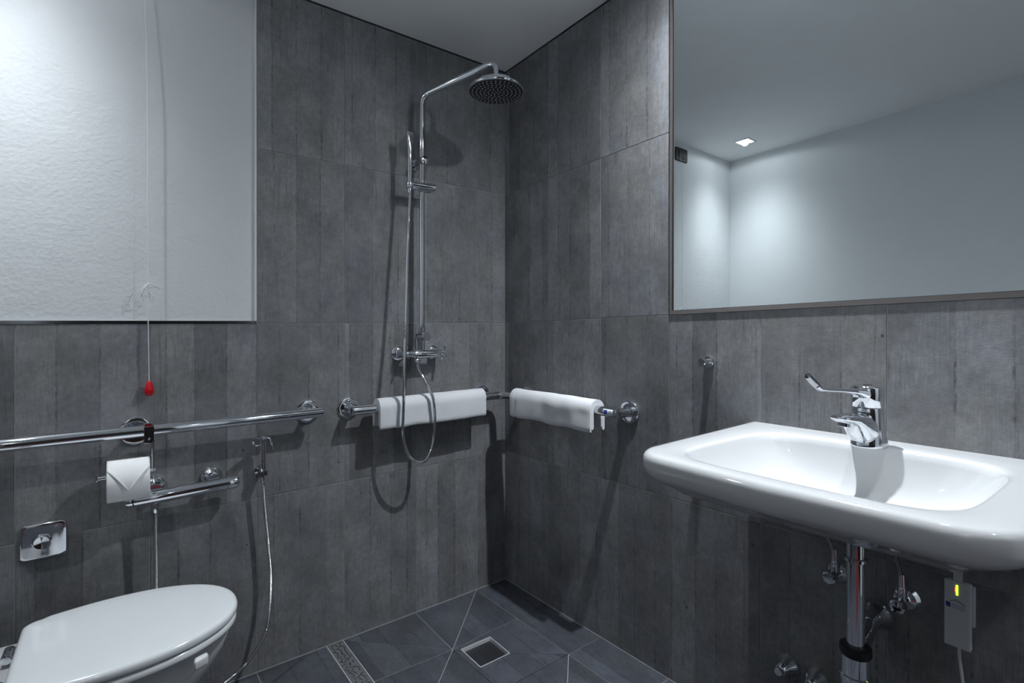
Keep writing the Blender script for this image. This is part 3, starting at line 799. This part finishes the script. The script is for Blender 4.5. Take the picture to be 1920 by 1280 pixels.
# slightly dished face
for s_, y_ in ((.85, -.0094), (.7, -.0092), (.55, -.0091), (.42, -.0091)): rgs.append(lp3(s_, y_))
part('plate', loft(rgs), M_CHROME, fp, angle=50)
bt = part('button', lathe([(.0215, 0), (.0215, .006), (.0195, .009), (.0185, .012), (.0165, .0145), (.010, .0135), (.001, .0125)], (-1.609, -.007, .5775), (0, -1, 0), 40), M_CHROME, fp, angle=60)

# ------------------------------------------------------------------ toilet
ycen = -.378
wc = root('toilet', (-1.5, ycen, 0), 'white wall hung toilet with closed lid at the bottom left', 'toilet')
def lid_outline(grow=0.0, n=72, back=-1.625, tip=-1.186, hw=.190):
    """D-shaped outline: straight back, full sides, elliptical front"""
    out = []
    back -= grow; tip += grow; hw += grow; L = tip - back
    N = n // 2
    half = []
    for i in range(N + 1):
        t = i / N; a = t * pi / 2
        # front ellipse from widest point to tip
        wx = back + L * .40
        half.append((wx + (tip - wx) * sin(a) ** 0.96, hw * cos(a) ** 0.92 if cos(a) > 1e-6 else 0))
    pre = []
    for i in range(8):
        t = i / 8
        pre.append((back + L * .40 * t, hw * (0.87 + .13 * sin(t * pi / 2))))
    cor = []
    rc_ = .03
    y0 = pre[0][1]
    for k in range(6):
        a = pi - (pi / 2) * k / 5
        cor.append((back + rc_ + rc_ * cos(a), y0 - rc_ + rc_ * sin(a) ))
    up_ = cor + [p for p in pre if p[0] > back + rc_] + half
    up_ = [(x, y) for x, y in up_]
    dn = [(x, -y) for x, y in up_[::-1]][1:]
    return [(x, ycen + y) for x, y in up_ + dn]
def ring_at(grow, z, dz=None):
    o = lid_outline(0)
    kx, ky = 1 + grow / .217, 1 + grow / .190
    o = [(-1.4085 + (x + 1.4085) * kx, ycen + (y - ycen) * ky) for x, y in o]
    return [(x, y, z + S(x, y) * 0) for x, y in o]
ZL = .449
part('lid', loft([ring_at(-.010, ZL - .022), ring_at(-.003, ZL - .021), ring_at(0, ZL - .017), ring_at(0, ZL - .009), ring_at(-.002, ZL - .004), ring_at(-.007, ZL - .0008), ring_at(-.014, ZL + .0003), ring_at(-.05, ZL + .002), ring_at(-.10, ZL + .003), ring_at(-.15, ZL + .0033)]), M_LID, wc, angle=60)
part('seat', loft([ring_at(-.012, ZL - .0445), ring_at(-.005, ZL - .043), ring_at(-.002, ZL - .038), ring_at(-.003, ZL - .028), ring_at(-.010, ZL - .0245)]), M_LID, wc, angle=60)
part('seat_tab', bevel_vf(prism([(-1.302, -.570, ZL - .064), (-1.272, -.556, ZL - .064), (-1.272, -.538, ZL - .064), (-1.302, -.550, ZL - .064)], (0, 0, .024)), .006, 3), M_PLASTIC, wc)
for q_ in (-.10, .055): part('hinge', cyl((-1.640, ycen + q_, ZL - .030), (-1.640, ycen + q_ + .045, ZL - .030), .011, 16, .001), M_CHROME, wc)
# bowl: rings blend the seat outline into a narrow foot against the wall
def bowl_ring(g, z, tipx, hw, back=XC + .006):
    o = []
    for x, y in lid_outline(0):
        t = (x + 1.625) / (1.625 - 1.186)
        nx = back + (tipx - back) * t if t > .0 else back
        o.append((nx, ycen + (y - ycen) / .190 * hw, z))
    return o
bowl = []
for z, tp, hw in ((ZL - .049, -1.212, .170), (ZL - .052, -1.202, .178), (ZL - .07, -1.203, .179), (ZL - .10, -1.212, .176), (.30, -1.245, .165), (.25, -1.29, .142), (.20, -1.35, .126), (.14, -1.45, .112), (.09, -1.56, .10), (.07, -1.66, .09)):
    bowl.append(bowl_ring(0, z, tp, hw))
part('bowl', loft(bowl), M_CERAMIC, wc, angle=60)

# ------------------------------------------------------------------ pull cord
cx_, cz_ = -1.376, 0
pc = root('pull_cord', (-1.383, YP, 2.28), 'white emergency pull cord hanging from the black switch plate with tangled knot', 'cord')
sck = root('switch_plate', (-1.398, YP, 2.28), 'black rectangular switch plate on the white wall seen in the mirror', 'switch')
pz = 2.282
lpp = rrect(-1.398, pz, .062, .042, .010, 5)
part('plate', loft([[(p[0], YP, p[1]) for p in lpp], [(p[0], YP - .006, p[1]) for p in lpp], [(-1.398 + (p[0] + 1.398) * .95, YP - .009, pz + (p[1] - pz) * .94) for p in lpp]]), M_SOCKET, sck)
for k in range(3):
    part('module', box((-1.398 - .0345 + k * .0235, YP - .0125, pz - .023), (-1.398 - .0345 + k * .0235 + .0220, YP - .008, pz + .023), .001), M_SOCKET, sck, smooth=False)
cord = [(-1.377, YP - .012, 2.262), (-1.377, YP - .020, 2.20), (-1.370, -.018, 1.9), (-1.369, -.019, 1.5), (-1.3685, -.020, 1.30), (-1.368, -.021, 1.16), (-1.366, -.022, 1.002)]
part('string', tube(resample(spline(cord, .02), .02), .00105, 8), M_CORD, pc)
# tangle of spare cord
kx, ky, kz = -1.3665, -.012, 1.300
rs = random.Random(11)
tang = [(kx, ky, kz + .006), (kx - .008, ky - .006, kz + .002), (kx - .014, ky - .008, kz - .012), (kx - .020, ky - .007, kz - .028), (kx - .027, ky - .005, kz - .045), (kx - .022, ky - .004, kz - .052), (kx - .014, ky - .004, kz - .046), (kx - .018, ky - .006, kz - .028), (kx - .008, ky - .008, kz - .006), (kx + .002, ky - .01, kz + .006),
        (kx + .014, ky - .008, kz + .002), (kx + .026, ky - .006, kz - .006), (kx + .030, ky - .004, kz - .010), (kx + .022, ky - .004, kz - .004), (kx + .006, ky - .006, kz - .004), (kx - .004, ky - .006, kz - .014), (kx - .006, ky - .006, kz - .030), (kx - .002, ky - .005, kz - .022), (kx + .010, ky - .004, kz - .030), (kx + .004, ky - .004, kz - .038), (kx - .003, ky - .008, kz - .01)]
part('tangle', tube(resample(spline(tang, .002), .002), .0014, 6), M_CORD, pc)
loop2 = [(kx - .004, ky - .002, kz), (kx - .022, ky + .002, kz - .012), (kx - .038, ky + .004, kz - .034), (kx - .046, ky + .006, kz - .062), (kx - .042, ky + .006, kz - .070), (kx - .034, ky + .004, kz - .045), (kx - .020, ky, kz - .018), (kx + .0, ky - .002, kz)]
part('tangle', tube(resample(spline(loop2, .002), .002), .0012, 6), M_CORD, pc)
part('pull_handle', lathe([(.0025, 0), (.0065, .003), (.0092, .012), (.0122, .025), (.0128, .033), (.0108, .041), (.006, .0455), (.0008, .0465)], (-1.366, -.022, 1.010), (0, 0, -1), 28), M_RED, pc, label='glossy red teardrop pull handle')

# ------------------------------------------------------------------ robe hook
hk = root('robe_hook', (0, -1.047, 1.069), 'small round chrome robe hook on the tiles below the mirror', 'hook')
part('base', lathe([(.0165, 0), (.0165, .007), (.0155, .008), (.0095, .008)], (0, -1.050, 1.067), (-1, 0, 0), 36), M_CHROME, hk)
part('knob', lathe([(.0095, .007), (.0095, .036), (.0135, .037), (.0140, .039), (.0135, .0445), (.012, .046), (.001, .046)], (0, -1.050, 1.067), (-1, 0, 0), 36), M_CHROME, hk)

# ------------------------------------------------------------------ wash basin
ws = root('wash_basin', (0, -1.505, .85), 'wide white ceramic wall basin with shallow rectangular bowl', 'wash basin')
YC = -1.512; ZT = .904
def outer():
    def seg(p, q, m): return [(p[0] + (q[0] - p[0]) * i / m, p[1] + (q[1] - p[1]) * i / m) for i in range(m)]
    half = seg((0, 0), (0, .338), 12) + seg((0, .338), (-.478, .312), 16)
    half += [(-.478 - .090 * sin(a), .312 - .090 + .090 * cos(a)) for a in [R(90 * k / 10) for k in range(10)]]
    half += seg((-.568, .222), (-.580, 0), 10) + [(-.580, 0)]
    return half + [(x, -y) for x, y in half[::-1]][1:-1]
OUT = outer(); NO = len(OUT)
# bowl outline follows the same directions, own shape
def bowl_pt(x, y):
    cx, cy = -.312, 0.0; hx, hy = .215, .234; p = 4.6
    dx, dy = x - cx, y - cy
    k = (abs(dx / hx) ** p + abs(dy / hy) ** p) ** (-1 / p)
    return cx + dx * k, cy + dy * k
# resample directions so the bowl ring has even spacing
BOWL = [bowl_pt(x, y) for x, y in OUT]
def inset_out(d):
    r = []
    for (x, y) in OUT:
        if abs(y) > .215 and x < -.47: c = V((-.478 - x, math.copysign(.222, y) - y)); v = c.normalized() * min(d, c.length * .98)
        elif x < -.47: v = V((d, 0))
        elif abs(y) > .30: v = V((0, -math.copysign(d, y)))
        else: v = V((0, 0))
        r.append((x + v.x, y + v.y))
    return r
rings = []
bc = (-.20, 0.0)
for s in (.06, .16, .3, .45, .6, .72, .82, .89, .94, .975, 1.0):
    zz = ZT - .0065 - .108 * (1 - s ** 4.2) ** 0.95
    cxb = bc[0] + (-.312 - bc[0]) * s * 0
    rings.append([(bc[0] + (bx - bc[0]) * s, YC + by * s, zz + (.010 * (1 - s) if False else 0)) for bx, by in BOWL])
for a, z in ((.035, ZT - .0028), (.08, ZT - .0008), (.16, ZT), (.5, ZT + .0003)):
    I = inset_out(.02)
    rings.append([(bx + (ox - bx) * a, YC + by + (oy - by) * a, z) for (bx, by), (ox, oy) in zip(BOWL, I)])
for d, dz in ((.020, 0), (.012, -.0012), (.0058, -.005), (.0015, -.012), (0, -.021)):
    rings.append([(x, YC + y, ZT + dz) for x, y in inset_out(d)])
for d, dz in ((.0, -.030), (.003, -.041), (.012, -.0515), (.030, -.061), (.05, -.070), (.07, -.080), (.085, -.090)):
    rings.append([(x, YC + y, ZT + dz) for x, y in inset_out(d)])
for s, z in ((.75, ZT - .112), (.5, ZT - .128), (.25, ZT - .136), (.1, ZT - .138)):
    last = [(x, y) for x, y in inset_out(.085)]
    rings.append([(-.2 + (x + .2) * s, YC + y * s, z) for x, y in last])
part('basin', loft(rings), M_CERAMIC, ws, angle=80)
part('waste', lathe([(.001, .001), (.015, .002), (.0225, .0025), (.0235, .0005), (.0235, -.01)], (-.2, YC, ZT - .1145), (0, 0, 1), 28), M_CHROME, ws)
part('overflow_slot', box((-.1195, YC - .016, ZT - .046), (-.1175, YC + .016, ZT - .041), .0008), M_GREYP, ws) if False else None

# ------------------------------------------------------------------ basin tap
PHI = R(17)
fd = V((-cos(PHI), sin(PHI), 0)); fs_ = V((sin(PHI), cos(PHI), 0))
fc = V((-.080, -1.505, 0))
def F(s, t, z): return fc + fd * s + fs_ * t + V((0, 0, z))
tp_ = root('basin_tap', (-.080, -1.505, ZT), 'chrome single lever basin tap with long raised lever', 'tap')
# body: sections (height, centre s, half length, half width)
def oval(s0, hl, hw_, z, n=32, tilt=0.0, pw=2.0):
    r = []
    for i in range(n):
        a = 2 * pi * i / n; ca, sa = cos(a), sin(a); k = (abs(ca) ** pw + abs(sa) ** pw) ** (-1 / pw)
        r.append(F(s0 + hl * ca * k, hw_ * sa * k, z + tilt * hl * ca * k))
    return r
part('body', loft([oval(.012, .042, .034, ZT - .001), oval(.012, .042, .034, ZT + .003), oval(.012, .0385, .0325, ZT + .012), oval(.013, .0350, .0318, ZT + .03), oval(.014, .0325, .0312, ZT + .05), oval(.0155, .0318, .0308, ZT + .07), oval(.0165, .0312, .0304, ZT + .084), oval(.0168, .0300, .0295, ZT + .0855)]), M_CHROME, tp_, angle=50)
def spsec(s, zc_, hw_, hh, n=24, pw=2.6, lean=0):
    r = []
    for i in range(n):
        a = 2 * pi * i / n; ca, sa = cos(a), sin(a); k = (abs(ca) ** pw + abs(sa) ** pw) ** (-1 / pw)
        r.append(F(s + lean * hh * sa * k, hw_ * ca * k, zc_ + hh * sa * k))
    return r
part('spout', loft([spsec(.004, ZT + .036, .026, .034, lean=-.1), spsec(.028, ZT + .037, .0300, .035, lean=-.15), spsec(.043, ZT + .042, .0290, .033, lean=-.2), spsec(.056, ZT + .051, .0270, .0245, lean=-.2), spsec(.072, ZT + .0605, .025, .0145), spsec(.090, ZT + .0635, .0232, .0105), spsec(.104, ZT + .0655, .0205, .0085), spsec(.112, ZT + .0665, .0175, .0055), spsec(.1155, ZT + .067, .013, .003)]), M_CHROME, tp_, angle=60)
part('aerator', lathe([(.0125, 0), (.0125, .011), (.010, .012), (.001, .0115)], F(.090, 0, ZT + .058), V((.12 * fd.x, .12 * fd.y, -1)), 24), M_CHROME, tp_)
zk = ZT + .087
part('cap', loft([oval(.0170, .0302, .0302, zk), oval(.0170, .0315, .0315, zk + .002), oval(.0170, .0322, .0320, zk + .028), oval(.0170, .0320, .0318, zk + .042), oval(.0170, .0295, .0295, zk + .0465), oval(.0170, .022, .022, zk + .0485), oval(.0170, .004, .004, zk + .0492)]), M_CHROME, tp_, angle=60)
cap_ring = part('indicator', lathe([(.0075, 0), (.0085, .0006), (.0085, .0014), (.001, .0014)], F(.017, 0, zk + .0485), (0, 0, 1), 24), M_CHROME_D, tp_)
part('lever', loft([spsec(.020, zk + .027, .0275, .018), spsec(.042, zk + .030, .0225, .0135), spsec(.055, zk + .0345, .014, .0080), spsec(.075, zk + .037, .0105, .0058), spsec(.110, zk + .040, .0090, .0048), spsec(.145, zk + .0425, .0085, .0042), spsec(.166, zk + .0455, .0085, .0042), spsec(.176, zk + .052, .0082, .0042, lean=-.5)]), M_CHROME, tp_, angle=60)
part('lever_grip', tube([F(.163, 0, zk + .0435), F(.167, 0, zk + .048), F(.185, 0, zk + .062), F(.200, 0, zk + .0745), F(.2035, 0, zk + .0772)], [.004, .0072, .0075, .0070, .003], 16), M_CHROME_D, tp_, label='dark grip at the raised lever end')
part('lever_ball', cyl(F(.028, 0, zk + .022), F(.028, 0, zk + .03), .004), M_CHROME, tp_) if False else None

# ------------------------------------------------------------------ trap and valves below the basin
tr = root('basin_trap', (-.2, YC, .5), 'chrome bottle trap and waste pipe below the basin', 'trap')
pr = .0160
part('tailpipe', lathe([(pr + .001, 0), (pr + .001, .278)], (-.2, YC, .485), (0, 0, 1), 28), M_CHROME, tr)
part('collar', lathe([(pr + .002, 0), (pr + .0055, .002), (pr + .0055, .008), (pr + .002, .010)], (-.2, YC, .675), (0, 0, 1), 28), M_CHROME, tr)
part('collar', lathe([(.024, 0), (.029, .003), (.030, .010), (.029, .019), (.024, .021)], (-.2, YC, .478), (0, 0, 1), 28), M_BLACK, tr, label='black rubber collar')
part('trap_cup', lathe([(.001, 0), (.012, 0), (.022, .006), (.027, .014), (.027, .050), (.030, .052), (.030, .058), (.027, .060), (.0265, .098), (.024, .100)], (-.2, YC, .380), (0, 0, 1), 28), M_CHROME, tr)
part('outlet_elbow', tube(fillet([(-.185, YC, .46), (-.14, YC + .012, .462), (-.055, YC + .02, .484)], .03, 8), .0165, 20), M_CHROME, tr)
part('rosette', lathe([(.036, 0), (.036, .004), (.031, .016), (.023, .030), (.0195, .048), (.0185, .06)], (0, YC + .022, .488), (-1, 0, -.10), 32), M_CHROME, tr)
def valve(y, z, label, hose_pts):
    v = root('angle_valve', (0, y, z), label, 'valve')
    part('rosette', lathe([(.028, 0), (.028, .003), (.022, .011), (.012, .014), (.0105, .016), (.0105, .045)], (0, y, z), (-1, 0, 0), 28), M_CHROME, v)
    part('handle', lathe([(.010, .042), (.015, .045), (.016, .05), (.0155, .066), (.012, .069), (.001, .07)], (0, y, z), (-1, 0, 0), 10), M_CHROME, v)
    part('outlet', cyl((-.03, y, z), (-.03, y, z + .032), .0085, 16), M_CHROME, v)
    h = root('braided_hose', hose_pts[0], label.replace('chrome angle valve', 'dark braided supply hose rising from the valve'), 'hose')
    part('hose', hose(hose_pts, .0052, .003, 8), M_CHROME_D, h, angle=80)
    part('ferrule', cyl(V(hose_pts[0]) + V((0, 0, -.002)), V(hose_pts[0]) + V((0, .001, .03)), .0068, 12), M_CHROME, h)
valve(-1.408, .560, 'chrome angle valve left of the trap pipe', [(-.03, -1.408, .592), (-.034, -1.402, .63), (-.045, -1.392, .67), (-.07, -1.395, .72), (-.09, -1.42, .78)])
valve(-1.546, .549, 'chrome angle valve right of the trap pipe', [(-.03, -1.546, .581), (-.034, -1.542, .62), (-.05, -1.535, .67), (-.08, -1.53, .72), (-.09, -1.53, .78)])
for y, z, lab in ((-1.283, .262, 'cone shaped chrome pipe cap low on the wall, left one'), (-1.357, .262, 'cone shaped chrome pipe cap low on the wall, right one next to the trap')):
    c = root('pipe_cap', (0, y, z), lab, 'pipe cap', 'pipe caps low under the basin')
    part('cone', lathe([(.031, 0), (.031, .003), (.027, .012), (.018, .030), (.0135, .044), (.012, .046)], (0, y, z), (-1, 0, 0), 32), M_CHROME, c)
    part('plug', lathe([(.0105, .04), (.0105, .056), (.009, .058), (.001, .058)], (0, y, z), (-1, 0, 0), 20), M_CHROME, c)

# ------------------------------------------------------------------ battery box with led
bx = root('sensor_box', (-.1, -1.655, .59), 'slim white plastic box with green and red led below the basin', 'control box')
xf = -.1
def XF_(y0, y1, z0, z1, x0, x1, bev=.0015): return box((min(x0, x1), min(y0, y1), z0), (max(x0, x1), max(y0, y1), z1), bev)
cs = part('case', XF_(-1.636, -1.677, .525, .657, xf, xf + .016, .002), M_PLASTIC, bx, smooth=False)
part('back_case', XF_(-1.640, -1.681, .570, .650, xf + .014, xf + .024, .002), M_PLASTIC, bx, smooth=False)
led = part('led', join(*[XF_(-1.6550, -1.6580, .631 + k * .0042, .634 + k * .0042, xf - .0006, xf + .001, 0) for k in range(5)]), M_LEDG, bx, smooth=False, label='glowing green led bars')
part('led', XF_(-1.6535, -1.6542, .637, .646, xf - .0005, xf + .001, 0), M_LEDR, bx, smooth=False, label='glowing red led edge')
def ptri(pts): return prism([(xf - .0004, y, z) for y, z in pts], (.0006, 0, 0))
part('roof_mark', join(ptri([(-1.6455, .6165), (-1.6555, .6215), (-1.6555, .620), (-1.6455, .6155)]), ptri([(-1.6555, .6215), (-1.6600, .6180), (-1.6600, .6170), (-1.6555, .620)]), ptri([(-1.6590, .6195), (-1.6685, .6145), (-1.6685, .6130), (-1.6590, .6180)])), M_DARKP, bx, smooth=False)
part('blue_mark', join(ptri([(-1.639, .6135), (-1.6465, .6125), (-1.6465, .603), (-1.639, .604)])), M_BLUE, bx, smooth=False)
part('small_print', join(*[ptri([(-1.6485, .6120 - k * .0034), (-1.669, .6105 - k * .0034), (-1.669, .6090 - k * .0034), (-1.6485, .6105 - k * .0034)]) for k in range(3)]), M_GREYP, bx, smooth=False)
part('flat_strap', XF_(-1.650, -1.664, .655, .80, xf + .004, xf + .008, 0), M_PLASTIC, bx, smooth=False)
part('cable', tube(resample(spline([(xf + .008, -1.658, .53), (xf + .008, -1.659, .50), (xf + .010, -1.664, .45), (xf + .02, -1.670, .38), (xf + .04, -1.665, .28), (xf + .085, -1.65, .2)], .01), .008), .0028, 10), M_PLASTIC, bx)
